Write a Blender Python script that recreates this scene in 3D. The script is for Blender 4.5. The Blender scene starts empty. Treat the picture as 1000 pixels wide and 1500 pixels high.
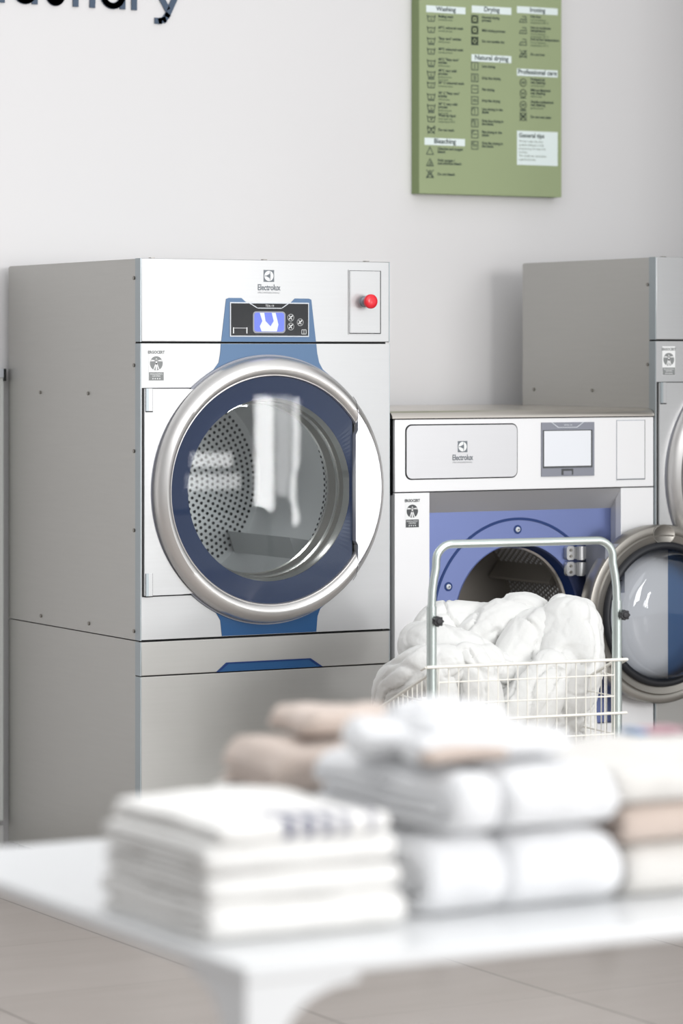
import bpy, bmesh, math, random
from math import sin, cos, pi, radians, sqrt, atan2, hypot
from mathutils import Vector, Matrix, noise
SC = bpy.context.scene
COL = SC.collection
random.seed(4)

# ---------------------------------------------------------------- camera model (solved from the photo)
F = 4775.0; CX = 500.0; CY = 521.5; TH = radians(29.15); CAMH = 1.5
V = (sin(TH), cos(TH)); R = (cos(TH), -sin(TH))
CP = (-3.8757, -8.0806, CAMH)
def at(px, py, dep):                       # world point seen at a pixel, at a given depth
    a = (px-CX)/F*dep; b = (CY-py)/F*dep
    return Vector((CP[0]+V[0]*dep+R[0]*a, CP[1]+V[1]*dep+R[1]*a, CAMH+b))

# ---------------------------------------------------------------- materials
def newmat(name):
    m = bpy.data.materials.new(name); m.use_nodes = True
    nt = m.node_tree; return m, nt, nt.nodes['Principled BSDF']
def setp(b, **k):
    for n, v in k.items():
        n = n.replace('_', ' ')
        if n in b.inputs: b.inputs[n].default_value = v
def c4(c): return (c[0], c[1], c[2], 1)
def mat(name, col, rough=.5, metal=0, bump=0, bscale=60, var=0, vscale=4, stretch=(1,1,1), coat=0, trans=0, ior=1.45, emit=0, alpha=1, sheen=0, detail=4):
    m, nt, b = newmat(name)
    setp(b, Base_Color=c4(col), Roughness=rough, Metallic=metal, IOR=ior)
    b.inputs['Coat Weight'].default_value = coat; b.inputs['Coat Roughness'].default_value = .03
    b.inputs['Transmission Weight'].default_value = trans
    b.inputs['Sheen Weight'].default_value = sheen
    if emit:
        b.inputs['Emission Color'].default_value = c4(col); b.inputs['Emission Strength'].default_value = emit
    tc = nt.nodes.new('ShaderNodeTexCoord'); mp = nt.nodes.new('ShaderNodeMapping')
    mp.inputs['Scale'].default_value = stretch
    nt.links.new(tc.outputs['Object'], mp.inputs['Vector'])
    if var:
        n = nt.nodes.new('ShaderNodeTexNoise'); n.inputs['Scale'].default_value = vscale; n.inputs['Detail'].default_value = detail
        nt.links.new(mp.outputs[0], n.inputs['Vector'])
        mx = nt.nodes.new('ShaderNodeMix'); mx.data_type = 'RGBA'
        mx.inputs[6].default_value = c4([x*(1-var) for x in col]); mx.inputs[7].default_value = c4([min(1, x*(1+var)) for x in col])
        nt.links.new(n.outputs['Fac'], mx.inputs[0]); nt.links.new(mx.outputs[2], b.inputs['Base Color'])
    if bump:
        n2 = nt.nodes.new('ShaderNodeTexNoise'); n2.inputs['Scale'].default_value = bscale; n2.inputs['Detail'].default_value = 5
        nt.links.new(mp.outputs[0], n2.inputs['Vector'])
        bp = nt.nodes.new('ShaderNodeBump'); bp.inputs['Strength'].default_value = bump; bp.inputs['Distance'].default_value = .01
        nt.links.new(n2.outputs['Fac'], bp.inputs['Height']); nt.links.new(bp.outputs[0], b.inputs['Normal'])
    return m
M = {}
M['steel'] = mat('brushed_steel_front', (.49,.495,.50), .38, .70, var=.03, vscale=30, stretch=(.15,1,6))
M['steel_side'] = mat('stainless_side_panel', (.47,.465,.445), .42, .8, var=.03, vscale=20, stretch=(1,.3,5))
M['steel_edge'] = mat('stainless_folded_edge', (.36,.40,.42), .4, .85)
M['steel_low'] = mat('stainless_lower_panel', (.43,.425,.41), .42, .75, var=.03, vscale=25, stretch=(.2,1,5))
M['cap'] = mat('stainless_worktop_cap', (.62,.58,.53), .28, .9, var=.03, vscale=25, stretch=(.2,1,5))
M['drawer_steel'] = mat('bright_brushed_drawer', (.62,.62,.635), .36, .5, var=.015, vscale=30, stretch=(.15,1,6))
M['white_metal'] = mat('bright_painted_metal', (.79,.79,.80), .38, .2)
M['ring'] = mat('satin_door_ring', (.72,.705,.69), .34, .88)
M['handle'] = mat('bright_door_handle', (.72,.72,.74), .26, .7)
M['navy'] = mat('navy_gloss_bezel', (.001,.018,.078), .4)
M['accent'] = mat('blue_grey_accent', (.085,.155,.27), .35, .25)
M['accent_low'] = mat('deep_blue_accent', (.02,.085,.22), .3, .2)
M['blue_plate'] = mat('blue_satin_plate', (.17,.21,.41), .33, .88)
M['blue_dark'] = mat('dark_blue_groove', (.006,.03,.14), .35, .2)
M['dark'] = mat('dark_gap', (.012,.013,.014), .7)
M['black_rubber'] = mat('black_rubber', (.015,.016,.02), .45)
M['black_gloss'] = mat('black_display', (.008,.009,.011), .08, 0, coat=.5)
M['logo'] = mat('grey_print', (.16,.18,.20), .5)
M['logo_pale'] = mat('pale_grey_print', (.42,.43,.44), .5)
M['sticker_grey'] = mat('sticker_grey', (.22,.23,.23), .5)
M['sticker_dark'] = mat('sticker_dark_grey', (.07,.075,.08), .5)
M['sticker_light'] = mat('sticker_light', (.8,.81,.81), .5)
M['red'] = mat('red_plastic', (.75,.015,.03), .3, coat=.3)
M['drum'] = mat('drum_steel', (.55,.56,.56), .38, .6, var=.1, vscale=3)
M['drum_dark'] = mat('washer_drum_steel', (.27,.25,.225), .42, .6)
M['hole'] = mat('perforation', (.01,.011,.013), .8)
M['lip'] = mat('polished_lip', (.75,.74,.71), .16, 1)
M['lcd'] = mat('blue_lcd', (.10,.14,.85), .2, emit=.55)
M['lcd_light'] = mat('pale_lcd_shapes', (.6,.66,.95), .3, emit=.25)
M['screen'] = mat('white_touch_screen', (.74,.76,.80), .35, emit=.03)
M['bezel_grey'] = mat('grey_display_bezel', (.24,.25,.29), .35, .3)
M['bezel_lt'] = mat('light_bezel_outline', (.6,.63,.67), .4, .2)
M['recess'] = mat('recess_trim_grey', (.56,.56,.57), .38, .5)
M['gun'] = mat('gunmetal_door_rim', (.30,.285,.26), .32, .85)
M['galv'] = mat('galvanised_tube', (.56,.62,.60), .3, .85, var=.08, vscale=25)
M['wire'] = mat('cream_coated_wire', (.84,.82,.76), .35)
M['knob'] = mat('black_knob', (.02,.02,.023), .45)
M['duvet'] = mat('white_cotton_duvet', (.74,.74,.725), .7, bump=.5, bscale=22, sheen=.2)
M['towel'] = mat('white_terry_towel', (.86,.85,.83), .95, bump=.5, bscale=180, sheen=.2)
M['towel_cool'] = mat('cool_white_terry', (.80,.805,.82), .95, bump=.5, bscale=180, sheen=.3)
M['towel_warm'] = mat('cream_terry', (.72,.70,.67), .95, bump=.5, bscale=180, sheen=.3)
M['beige'] = mat('beige_terry', (.60,.50,.44), .95, bump=.5, bscale=170, sheen=.3)
M['table'] = mat('white_lacquer_table', (.75,.76,.77), .3, coat=.1)
M['plastic_white'] = mat('off_white_pipe', (.62,.64,.62), .4)
M['paper_green'] = mat('green_canvas', (.335,.40,.225), .7, var=.06, vscale=3)
M['paper_side'] = mat('green_canvas_edge', (.235,.30,.14), .7)
M['paper_white'] = mat('pale_label', (.80,.89,.88), .6)
M['ink'] = mat('dark_green_ink', (.03,.055,.05), .6)
M['ink_soft'] = mat('soft_green_ink', (.10,.15,.09), .6)
M['slate'] = mat('slate_blue_letters', (.062,.095,.15), .6)
M['pink_cloth'] = mat('pink_cloth', (.45,.27,.31), .9, bump=.3, bscale=90)
M['blue_cloth'] = mat('blue_cloth', (.20,.33,.52), .9, bump=.3, bscale=90)
M['base'] = mat('baseboard_white', (.66,.66,.65), .45)
# clear glass that lets light through (thin pane)
def thin_glass(name, tint, rough=.02, refl=1.0):
    m, nt, b = newmat(name)
    out = nt.nodes['Material Output']; nt.nodes.remove(b)
    t = nt.nodes.new('ShaderNodeBsdfTransparent'); t.inputs[0].default_value = c4(tint)
    g = nt.nodes.new('ShaderNodeBsdfGlossy'); g.inputs['Roughness'].default_value = rough
    fr = nt.nodes.new('ShaderNodeFresnel'); fr.inputs[0].default_value = 1.55
    mu = nt.nodes.new('ShaderNodeMath'); mu.operation = 'MULTIPLY'; mu.inputs[1].default_value = refl
    mx = nt.nodes.new('ShaderNodeMixShader')
    nt.links.new(fr.outputs[0], mu.inputs[0]); nt.links.new(mu.outputs[0], mx.inputs[0])
    nt.links.new(t.outputs[0], mx.inputs[1]); nt.links.new(g.outputs[0], mx.inputs[2]); nt.links.new(mx.outputs[0], out.inputs[0])
    return m
M['glass'] = thin_glass('door_glass', (.92,.95,.96), .015, .62)
M['bowl'] = thin_glass('glass_bowl', (.92,.94,.96), .03, 1.4)

def wall_mat():
    m, nt, b = newmat('painted_plaster'); setp(b, Roughness=.85)
    tc = nt.nodes.new('ShaderNodeTexCoord')
    n = nt.nodes.new('ShaderNodeTexNoise'); n.inputs['Scale'].default_value = 1.2
    nt.links.new(tc.outputs['Object'], n.inputs['Vector'])
    mx = nt.nodes.new('ShaderNodeMix'); mx.data_type = 'RGBA'
    mx.inputs[6].default_value = (.755,.745,.75,1); mx.inputs[7].default_value = (.78,.77,.775,1)
    nt.links.new(n.outputs['Fac'], mx.inputs[0]); nt.links.new(mx.outputs[2], b.inputs['Base Color'])
    return m
M['wall'] = wall_mat()
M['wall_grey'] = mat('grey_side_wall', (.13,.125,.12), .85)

def floor_mat():
    m, nt, b = newmat('beige_porcelain_tiles')
    N = nt.nodes.new; L = nt.links.new
    tc = N('ShaderNodeTexCoord'); sp = N('ShaderNodeSeparateXYZ'); L(tc.outputs['Object'], sp.inputs[0])
    def mth(op, a, bb=None):
        n = N('ShaderNodeMath'); n.operation = op
        for i, x in enumerate((a, bb)):
            if x is None: continue
            if isinstance(x, (int, float)): n.inputs[i].default_value = x
            else: L(x, n.inputs[i])
        return n.outputs[0]
    T = .6075
    def dist(o, off):
        f = mth('FRACT', mth('DIVIDE', mth('ADD', o, off+20*T), T))
        return mth('MULTIPLY', mth('MINIMUM', f, mth('SUBTRACT', 1.0, f)), T), mth('FLOOR', mth('DIVIDE', mth('ADD', o, off+20*T), T))
    dx, ix = dist(sp.outputs[0], .307); dy, iy = dist(sp.outputs[1], .430)
    lx = mth('LESS_THAN', dx, .0024); ly = mth('MULTIPLY', mth('LESS_THAN', dy, .0018), .45)
    line = mth('MAXIMUM', lx, ly)
    n = N('ShaderNodeTexNoise'); n.inputs['Scale'].default_value = 3.5; n.inputs['Detail'].default_value = 8; n.inputs['Roughness'].default_value = .6
    mp = N('ShaderNodeMapping'); mp.inputs['Scale'].default_value = (.7, 3, 1); L(tc.outputs['Object'], mp.inputs[0]); L(mp.outputs[0], n.inputs['Vector'])
    wn = N('ShaderNodeTexWhiteNoise'); cb = N('ShaderNodeCombineXYZ'); L(ix, cb.inputs[0]); L(iy, cb.inputs[1]); L(cb.outputs[0], wn.inputs['Vector'])
    fac = mth('ADD', mth('MULTIPLY', n.outputs['Fac'], .85), mth('MULTIPLY', wn.outputs['Value'], .18))
    mx = N('ShaderNodeMix'); mx.data_type = 'RGBA'; mx.inputs[6].default_value = (.31,.275,.25,1); mx.inputs[7].default_value = (.42,.38,.355,1); L(fac, mx.inputs[0])
    m2 = N('ShaderNodeMix'); m2.data_type = 'RGBA'; L(line, m2.inputs[0]); L(mx.outputs[2], m2.inputs[6]); m2.inputs[7].default_value = (.14,.12,.11,1)
    L(m2.outputs[2], b.inputs['Base Color']); setp(b, Roughness=.42)
    return m
M['floor'] = floor_mat()

def stripe_mat():
    m, nt, b = newmat('white_terry_with_navy_stripes'); N = nt.nodes.new; L = nt.links.new
    tc = N('ShaderNodeTexCoord'); sp = N('ShaderNodeSeparateXYZ'); L(tc.outputs['Object'], sp.inputs[0])
    acc = None
    for c, w, k in ((.103,.0075,1),(.131,.0075,1),(.158,.0070,.9),(.185,.0065,.75),(.226,.0065,.55)):
        s = N('ShaderNodeMath'); s.operation = 'SUBTRACT'; L(sp.outputs[0], s.inputs[0]); s.inputs[1].default_value = c
        a = N('ShaderNodeMath'); a.operation = 'ABSOLUTE'; L(s.outputs[0], a.inputs[0])
        l = N('ShaderNodeMath'); l.operation = 'LESS_THAN'; L(a.outputs[0], l.inputs[0]); l.inputs[1].default_value = w
        q = N('ShaderNodeMath'); q.operation = 'MULTIPLY'; L(l.outputs[0], q.inputs[0]); q.inputs[1].default_value = k
        if acc is None: acc = q.outputs[0]
        else:
            x = N('ShaderNodeMath'); x.operation = 'MAXIMUM'; L(acc, x.inputs[0]); L(q.outputs[0], x.inputs[1]); acc = x.outputs[0]
    bd = N('ShaderNodeMath'); bd.operation = 'LESS_THAN'; L(sp.outputs[1], bd.inputs[0]); bd.inputs[1].default_value = .075
    bm = N('ShaderNodeMath'); bm.operation = 'MULTIPLY'; L(bd.outputs[0], bm.inputs[0]); L(acc, bm.inputs[1]); acc = bm.outputs[0]
    mx = N('ShaderNodeMix'); mx.data_type = 'RGBA'; L(acc, mx.inputs[0]); mx.inputs[6].default_value = (.86,.85,.83,1); mx.inputs[7].default_value = (.03,.035,.12,1)
    L(mx.outputs[2], b.inputs['Base Color']); setp(b, Roughness=.95)
    return m
M['stripe'] = stripe_mat()

# ---------------------------------------------------------------- mesh builder
class MB:
    def __init__(s): s.b = bmesh.new(); s.mi = 0; s.mats = []
    def m(s, key):
        if key not in s.mats: s.mats.append(key)
        s.mi = s.mats.index(key); return s
    def f(s, vs):
        try:
            fc = s.b.faces.new(vs); fc.material_index = s.mi; return fc
        except ValueError: return None
    def box(s, x0, x1, y0, y1, z0, z1):
        v = [s.b.verts.new((x, y, z)) for x in (x0, x1) for y in (y0, y1) for z in (z0, z1)]
        for q in ((0,1,3,2),(4,6,7,5),(0,4,5,1),(2,3,7,6),(0,2,6,4),(1,5,7,3)): s.f([v[i] for i in q])
        return s
    def prism(s, poly, y0, y1):                     # polygon in XZ, between two Y
        a = [s.b.verts.new((x, y0, z)) for x, z in poly]; c = [s.b.verts.new((x, y1, z)) for x, z in poly]
        n = len(poly); s.f(a); s.f(c[::-1])
        for i in range(n): s.f([a[i], c[i], c[(i+1) % n], a[(i+1) % n]])
        return s
    def extrude_x(s, poly, x0, x1):                 # polygon in YZ
        a = [s.b.verts.new((x0, y, z)) for y, z in poly]; c = [s.b.verts.new((x1, y, z)) for y, z in poly]
        n = len(poly); s.f(a); s.f(c[::-1])
        for i in range(n): s.f([a[i], c[i], c[(i+1) % n], a[(i+1) % n]])
        return s
    def lathe(s, cx, cz, prof, seg=96, close=False, a0=0, a1=2*pi, sx=1.0, sxf=None):   # profile (r, y) about a Y axis
        full = abs(a1-a0-2*pi) < 1e-6; n = seg if full else seg+1; rings = []
        for r, y in prof:
            if r < 1e-6: rings.append([s.b.verts.new((cx, y, cz))]); continue
            if sxf: sx = sxf(r)
            rings.append([s.b.verts.new((cx+r*sx*cos(a0+(a1-a0)*k/seg), y, cz+r*sin(a0+(a1-a0)*k/seg))) for k in range(n)])
        if close: rings.append(rings[0])
        for A, B in zip(rings, rings[1:]):
            for k in range(seg):
                k2 = (k+1) % n if full else k+1
                if len(A) == 1 and len(B) == 1: continue
                if len(A) == 1: s.f([A[0], B[k2], B[k]])
                elif len(B) == 1: s.f([A[k], A[k2], B[0]])
                else: s.f([A[k], A[k2], B[k2], B[k]])
        return s
    def tube(s, pts, r, seg=10, cap=True, radii=None):
        pts = [Vector(p) for p in pts]; rings = []; up = None
        for i, p in enumerate(pts):
            t = (pts[min(i+1, len(pts)-1)]-pts[max(i-1, 0)]).normalized()
            if up is None:
                up = Vector((0,0,1)) if abs(t.z) < .9 else Vector((1,0,0))
            a = (up-t*up.dot(t)).normalized(); bb = t.cross(a); up = a
            rr = radii[i] if radii else r
            rings.append([s.b.verts.new(p+(a*cos(2*pi*k/seg)+bb*sin(2*pi*k/seg))*rr) for k in range(seg)])
        for A, B in zip(rings, rings[1:]):
            for k in range(seg): s.f([A[k], A[(k+1) % seg], B[(k+1) % seg], B[k]])
        if cap: s.f(rings[0][::-1]); s.f(rings[-1])
        return s
    def disc(s, c, n, r, seg=12):                    # flat disc, normal n
        n = Vector(n).normalized(); a = n.orthogonal().normalized(); b = n.cross(a); c = Vector(c)
        s.f([s.b.verts.new(c+(a*cos(2*pi*k/seg)+b*sin(2*pi*k/seg))*r) for k in range(seg)]); return s
    def line(s, pts, w, y, loop=False):              # flat ribbon in XZ facing -Y
        p = [Vector((a, 0, b)) for a, b in pts]
        n = len(p); rng = range(n) if loop else range(n-1)
        for i in rng:
            a, b = p[i], p[(i+1) % n]; d = (b-a)
            if d.length < 1e-7: continue
            d.normalize(); q = Vector((-d.z, 0, d.x))*w/2; e = d*w*.35
            s.f([s.b.verts.new((v.x, y, v.z)) for v in (a-q-e, b-q+e, b+q+e, a+q-e)])
        return s
    def text(s, t, x, z, size, y, align='LEFT', off=0, sx=1):
        cu = bpy.data.curves.new('t', 'FONT'); cu.body = t; cu.size = size; cu.align_x = align; cu.offset = off; cu.resolution_u = 3
        o = bpy.data.objects.new('t', cu); me = bpy.data.meshes.new_from_object(o)
        vs = [s.b.verts.new((x+v.co.x*sx, y, z+v.co.y)) for v in me.vertices]
        for p in me.polygons: s.f([vs[i] for i in p.vertices])
        bpy.data.objects.remove(o); bpy.data.meshes.remove(me); bpy.data.curves.remove(cu); return s
    def build(s, name, mkey=None, parent=None, smooth=35, bevel=0, seg=2, loc=None, subsurf=0, recalc=True):
        if recalc: bmesh.ops.recalc_face_normals(s.b, faces=s.b.faces)
        me = bpy.data.meshes.new(name); s.b.to_mesh(me); s.b.free()
        if mkey: me.materials.append(M[mkey])
        else:
            for k in s.mats: me.materials.append(M[k])
        o = bpy.data.objects.new(name, me); COL.objects.link(o)
        if parent: o.parent = parent
        if loc: o.location = loc
        if smooth:
            me.polygons.foreach_set('use_smooth', [True]*len(me.polygons))
            try: me.set_sharp_from_angle(angle=radians(smooth))
            except Exception: pass
        if bevel:
            bv = o.modifiers.new('bevel', 'BEVEL'); bv.width = bevel; bv.segments = seg; bv.limit_method = 'ANGLE'; bv.angle_limit = radians(40)
        if subsurf:
            ss = o.modifiers.new('sub', 'SUBSURF'); ss.levels = ss.render_levels = subsurf
        return o
def tag(o, label, cat, group=None):
    o['label'] = label; o['category'] = cat
    if group: o['group'] = group
    return o
def thing(name, label, cat, loc=(0,0,0), rz=0, group=None):
    o = bpy.data.objects.new(name, None); COL.objects.link(o); o.location = loc; o.rotation_euler = (0,0,rz)
    o.empty_display_size = .1
    return tag(o, label, cat, group)
def struct(o): o['kind'] = 'structure'; return o
def rrect(x0, x1, z0, z1, r, n=6):
    out = []
    for cx, cz, a in ((x1-r, z1-r, 0), (x0+r, z1-r, pi/2), (x0+r, z0+r, pi), (x1-r, z0+r, 3*pi/2)):
        out += [(cx+r*cos(a+pi/2*k/n), cz+r*sin(a+pi/2*k/n)) for k in range(n+1)]
    return out
def plate_hole(mb, x0, x1, z0, z1, cx, cz, rad, y0, y1, seg=96):
    """rectangular sheet with a round hole, thickness y0..y1"""
    ang = set(2*pi*k/seg for k in range(seg))
    for (x, z) in ((x0,z0),(x1,z0),(x0,z1),(x1,z1)): ang.add(atan2(z-cz, x-cx) % (2*pi))
    ang = sorted(ang); rings = {}
    def edge(a):
        dx, dz = cos(a), sin(a); t = 1e9
        if dx > 1e-9: t = min(t, (x1-cx)/dx)
        if dx < -1e-9: t = min(t, (x0-cx)/dx)
        if dz > 1e-9: t = min(t, (z1-cz)/dz)
        if dz < -1e-9: t = min(t, (z0-cz)/dz)
        return cx+dx*t, cz+dz*t
    for y in (y0, y1):
        inn = [mb.b.verts.new((cx+rad*cos(a), y, cz+rad*sin(a))) for a in ang]
        out = [mb.b.verts.new((edge(a)[0], y, edge(a)[1])) for a in ang]
        rings[y] = (inn, out); n = len(ang)
        for k in range(n): mb.f([inn[k], inn[(k+1) % n], out[(k+1) % n], out[k]])
    n = len(ang)
    for w in (0, 1):
        A, B = rings[y0][w], rings[y1][w]
        for k in range(n): mb.f([A[k], A[(k+1) % n], B[(k+1) % n], B[k]])
    return mb
def arc(cx, cz, r, a0, a1, n):
    return [(cx+r*cos(a0+(a1-a0)*k/n), cz+r*sin(a0+(a1-a0)*k/n)) for k in range(n+1)]

# ---------------------------------------------------------------- marks shared by the machines
def logo(mb, cx, z_mid, y, k=1.0):
    """square emblem with a lens and arrow, the word and the small line under it"""
    h = .0167*k
    mb.m('logo').prism([(cx-h, z_mid-h), (cx+h, z_mid-h), (cx+h, z_mid+h), (cx-h, z_mid+h)], y-.0004, y)
    mb.m('sticker_light').prism(arc(cx, z_mid, h*.86, 0, 2*pi, 32)[:-1], y-.0006, y-.0004)
    # arrow: tip pointing left, tall narrow blade
    mb.m('logo').prism([(cx+h*.22, z_mid+h*.92), (cx+h*.1, z_mid+h*.35), (cx-h*.62, z_mid), (cx+h*.1, z_mid-h*.35), (cx+h*.22, z_mid-h*.92), (cx+h*.3, z_mid)], y-.0008, y-.0006)
    mb.m('logo').prism([(cx-h*.88, z_mid), (cx-h*.55, z_mid+h*.1), (cx-h*.55, z_mid-h*.1)], y-.0008, y-.0006)
    mb.text('Electrolux', cx, z_mid-.0400*k, .0235*k, y-.0006, 'CENTER', off=.0005, sx=.74)
    mb.m('logo_pale').text('PROFESSIONAL', cx, z_mid-.0490*k, .0062*k, y-.0006, 'CENTER', off=.0001, sx=1.65)
def sticker(name, parent, x0, z0, w, h, y, dark):
    g = 'sticker_dark' if dark else 'sticker_grey'; mb = MB()
    mb.m('sticker_light').prism([(x0, z0), (x0+w, z0), (x0+w, z0+h), (x0, z0+h)], y-.0004, y)
    mb.m(g).prism([(x0+.0008, z0+.0008), (x0+w-.0008, z0+.0008), (x0+w-.0008, z0+h*.27), (x0+.0008, z0+h*.27)], y-.0007, y-.0004)
    cx = x0+w/2; cz = z0+h*.55; r = w*.42
    mb.prism(arc(cx, cz, r, 0, 2*pi, 40)[:-1], y-.0007, y-.0004)
    mb.text('ERGOCERT', cx, z0+h*.86, h*.125, y-.0008, 'CENTER', off=.0005, sx=.92)
    mb.m('sticker_light')
    yy = y-.001
    mb.prism(arc(cx, cz+r*.6, r*.11, 0, 2*pi, 12)[:-1], yy, yy+.0002)
    mb.line([(cx, cz+r*.5), (cx, cz-.05*r)], r*.26, yy)
    mb.line([(cx-r*.95, cz+r*.5), (cx, cz+r*.35), (cx+r*.95, cz+r*.5)], r*.09, yy)
    mb.line([(cx-r*.9, cz+r*.32), (cx, cz+r*.35), (cx+r*.9, cz+r*.32)], r*.09, yy)
    mb.line([(cx-r*.42, cz-r*.9), (cx-r*.07, cz)], r*.14, yy); mb.line([(cx+r*.42, cz-r*.9), (cx+r*.07, cz)], r*.14, yy)
    mb.line([(cx-r*.07, cz), (cx-r*.07, cz-r*.95)], r*.11, yy); mb.line([(cx+r*.07, cz), (cx+r*.07, cz-r*.95)], r*.11, yy)
    mb.text('ERGONOMICS', cx, z0+h*.19, h*.07, y-.0009, 'CENTER', sx=.95)
    mb.text('CERTIFIED', cx, z0+h*.125, h*.07, y-.0009, 'CENTER', sx=.9)
    for i in range(4):
        a = cx+(i-1.5)*w*.15; z = z0+h*.065; pts = []
        for k in range(10):
            rr = w*.055 if k % 2 == 0 else w*.024
            pts.append((a+rr*sin(k*pi/5), z+rr*cos(k*pi/5)))
        mb.prism(pts, y-.0009, y-.0007)
    return mb.build(name, None, parent, smooth=0)

# ---------------------------------------------------------------- tumble dryer
DW, DD = .79, .912
def make_dryer(loc, label, dtop=0.0, dsplit=0.0, depth=DD, group=None):
    t = thing('tumble_dryer', label, 'dryer', loc, 0, group)
    zt = 1.769+dtop; zs = 1.538+dsplit; z1 = .716+dsplit; z2 = .620+dsplit
    W, D = DW, depth
    cx, cz = .394, 1.126+dsplit
    # cabinet shell, open at the front
    mb = MB()
    for za, zb in ((z1+.0015, zt-.004), (.05, z1-.0015)):
        mb.box(0.001, .012, .034, D, za, zb); mb.box(W-.012, W-.001, .034, D, za, zb); mb.box(.012, W-.012, D-.012, D, za, zb)
    mb.box(.004, W-.004, .02, D, zt-.006, zt-.001); mb.box(.012, W-.012, .034, D-.012, z1+.003, z1+.01); mb.box(.012, W-.012, .034, D-.012, .05, .06)
    mb.build('cabinet', 'steel_side', t)
    MB().box(.02, W-.02, .04, D-.03, 0, .05).build('plinth', 'dark', t)
    MB().box(.012, W-.012, .021, .034, .055, z1+.003).build('inner_frame', 'dark', t)
    MB().box(.003, W-.003, .021, .034, zs-.012, zs+.006).build('gap_strip', 'dark', t)
    # folded edges + front sheets
    for za, zb in ((zs+.0015, zt), (z1+.002, zs-.0035), (z2+.0015, z1-.002), (.055, z2-.0015)):
        for xa in (0, W-.003): MB().box(xa, xa+.003, .001, .034, za, zb).build('edge_flange', 'steel_edge', t)
    MB().box(.0025, W-.0025, 0, .02, zs+.0015, zt).build('fascia', 'steel', t, bevel=.002)
    plate_hole(MB(), .0025, W-.0025, z1+.004, zs-.0035, cx, cz, .335, 0, .012).build('front_panel', 'steel', t)
    MB().box(.0025, W-.0025, 0, .02, z2+.0015, z1-.002).build('drawer_front', 'steel_low', t, bevel=.0015)
    dh = MB().m('accent_low'); dh.prism([(.232, z2+.002), (.569, z2+.002), (.530, z2+.027), (.263, z2+.027)], -.0015, .001)
    dh.m('blue_dark'); dh.prism([(.232, z2+.002), (.240, z2+.002), (.270, z2+.0235), (.525, z2+.0235), (.560, z2+.002), (.569, z2+.002), (.530, z2+.027), (.263, z2+.027)], -.003, -.0014)
    dh.build('drawer_handle', None, t)
    MB().box(.0025, W-.0025, 0, .02, .055, z2-.0015).build('lower_panel', 'steel_low', t, bevel=.0015)
    # blue accents around display and door
    ac = MB()
    ac.prism([(.263,zs+.121),(.272,zs+.124),(.311,zs+.124),(.332,zs+.107),(.36,zs+.097),(.436,zs+.097),(.462,zs+.107),(.480,zs+.124),(.525,zs+.124),(.533,zs+.121),(.548,zs+.002),(.248,zs+.002)], -.0015, 0)
    ac.build('display_surround', 'accent', t)
    o = cz-1.126
    a1 = MB(); a1.prism([(.247,zs-.004),(.549,zs-.004),(.552,1.508+o),(.558,1.482+o),(.570,1.462+o),(.590,1.447+o)]+arc(cx, cz, .33, radians(57), radians(123), 20)+[(.200,1.447+o),(.224,1.462+o),(.240,1.482+o),(.245,1.508+o)], -.0015, 0)
    a1.build('upper_accent', 'accent', t)
    a2 = MB(); a2.prism([(.250,z1+.005),(.549,z1+.005),(.553,.765+o),(.562,.786+o),(.590,.806+o)]+arc(cx, cz, .33, radians(-57), radians(-123), 20)+[(.200,.806+o),(.232,.786+o),(.245,.765+o)], -.0015, 0)
    a2.build('lower_accent', 'accent_low', t)
    # display
    d = MB().m('bezel_lt').prism([(.274,zs+.016),(.524,zs+.016),(.524,zs+.112),(.274,zs+.112)], -.004, -.0015)
    d.m('black_gloss').prism([(.277,zs+.019),(.521,zs+.019),(.521,zs+.109),(.277,zs+.109)], -.005, -.004)
    d.m('bezel_lt').line([(.332,zs+.111),(.36,zs+.096),(.436,zs+.096),(.460,zs+.111)], .0022, -.0052)
    d.m('sticker_light').text('TD6-14', .398, zs+.100, .0085, -.0054, 'CENTER')
    for ix, iz in ((.465,zs+.070),(.465,zs+.045),(.495,zs+.057)):
        d.line(arc(ix, iz, .0098, 0, 2*pi, 24), .0012, -.0054)
        d.line([(ix-.005, iz-.004), (ix+.005, iz+.005)], .003, -.0054); d.line([(ix-.004, iz+.005), (ix+.003, iz-.005)], .0022, -.0054)
    d.line([(.500,zs+.024),(.514,zs+.024),(.514,zs+.036),(.500,zs+.036)], .0013, -.0054, True); d.line([(.507,zs+.024),(.507,zs+.036)], .0013, -.0054)
    d.line([(.284,zs+.026),(.284,zs+.041)], .003, -.0054); d.line([(.326,zs+.026),(.326,zs+.041)], .003, -.0054); d.line([(.284,zs+.04),(.326,zs+.04)], .0012, -.0054)
    dp = d.build('display', None, t, smooth=0)
    l = MB().m('bezel_grey').prism(rrect(.345,.448,zs+.026,zs+.087,.010), -.0056, -.005)
    l.m('lcd').prism(rrect(.350,.443,zs+.031,zs+.083,.007), -.0062, -.0056)
    l.m('lcd_light').prism([(.366,zs+.083),(.380,zs+.083),(.384,zs+.06),(.40,zs+.045),(.41,zs+.06),(.404,zs+.083),(.416,zs+.083),(.425,zs+.05),(.42,zs+.031),(.372,zs+.031),(.366,zs+.045),(.374,zs+.06)], -.0066, -.0062)
    l.build('lcd_screen', None, dp, smooth=0)
    mk = MB(); logo(mk, .398, zt-.0445, -.0001, 1.0); mk.build('brand_mark', None, t, smooth=0)
    # emergency stop
    es = MB().m('steel').prism([(.653,zs+.024),(.760,zs+.024),(.760,zs+.207),(.653,zs+.207)], -.003, 0)
    es.m('dark').line([(.6555,zs+.0265),(.6555,zs+.2045),(.757,zs+.2045)], .0012, -.0034)
    es.line([(.757,zs+.2045),(.757,zs+.0265),(.6555,zs+.0265)], .0024, -.0034)
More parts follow.
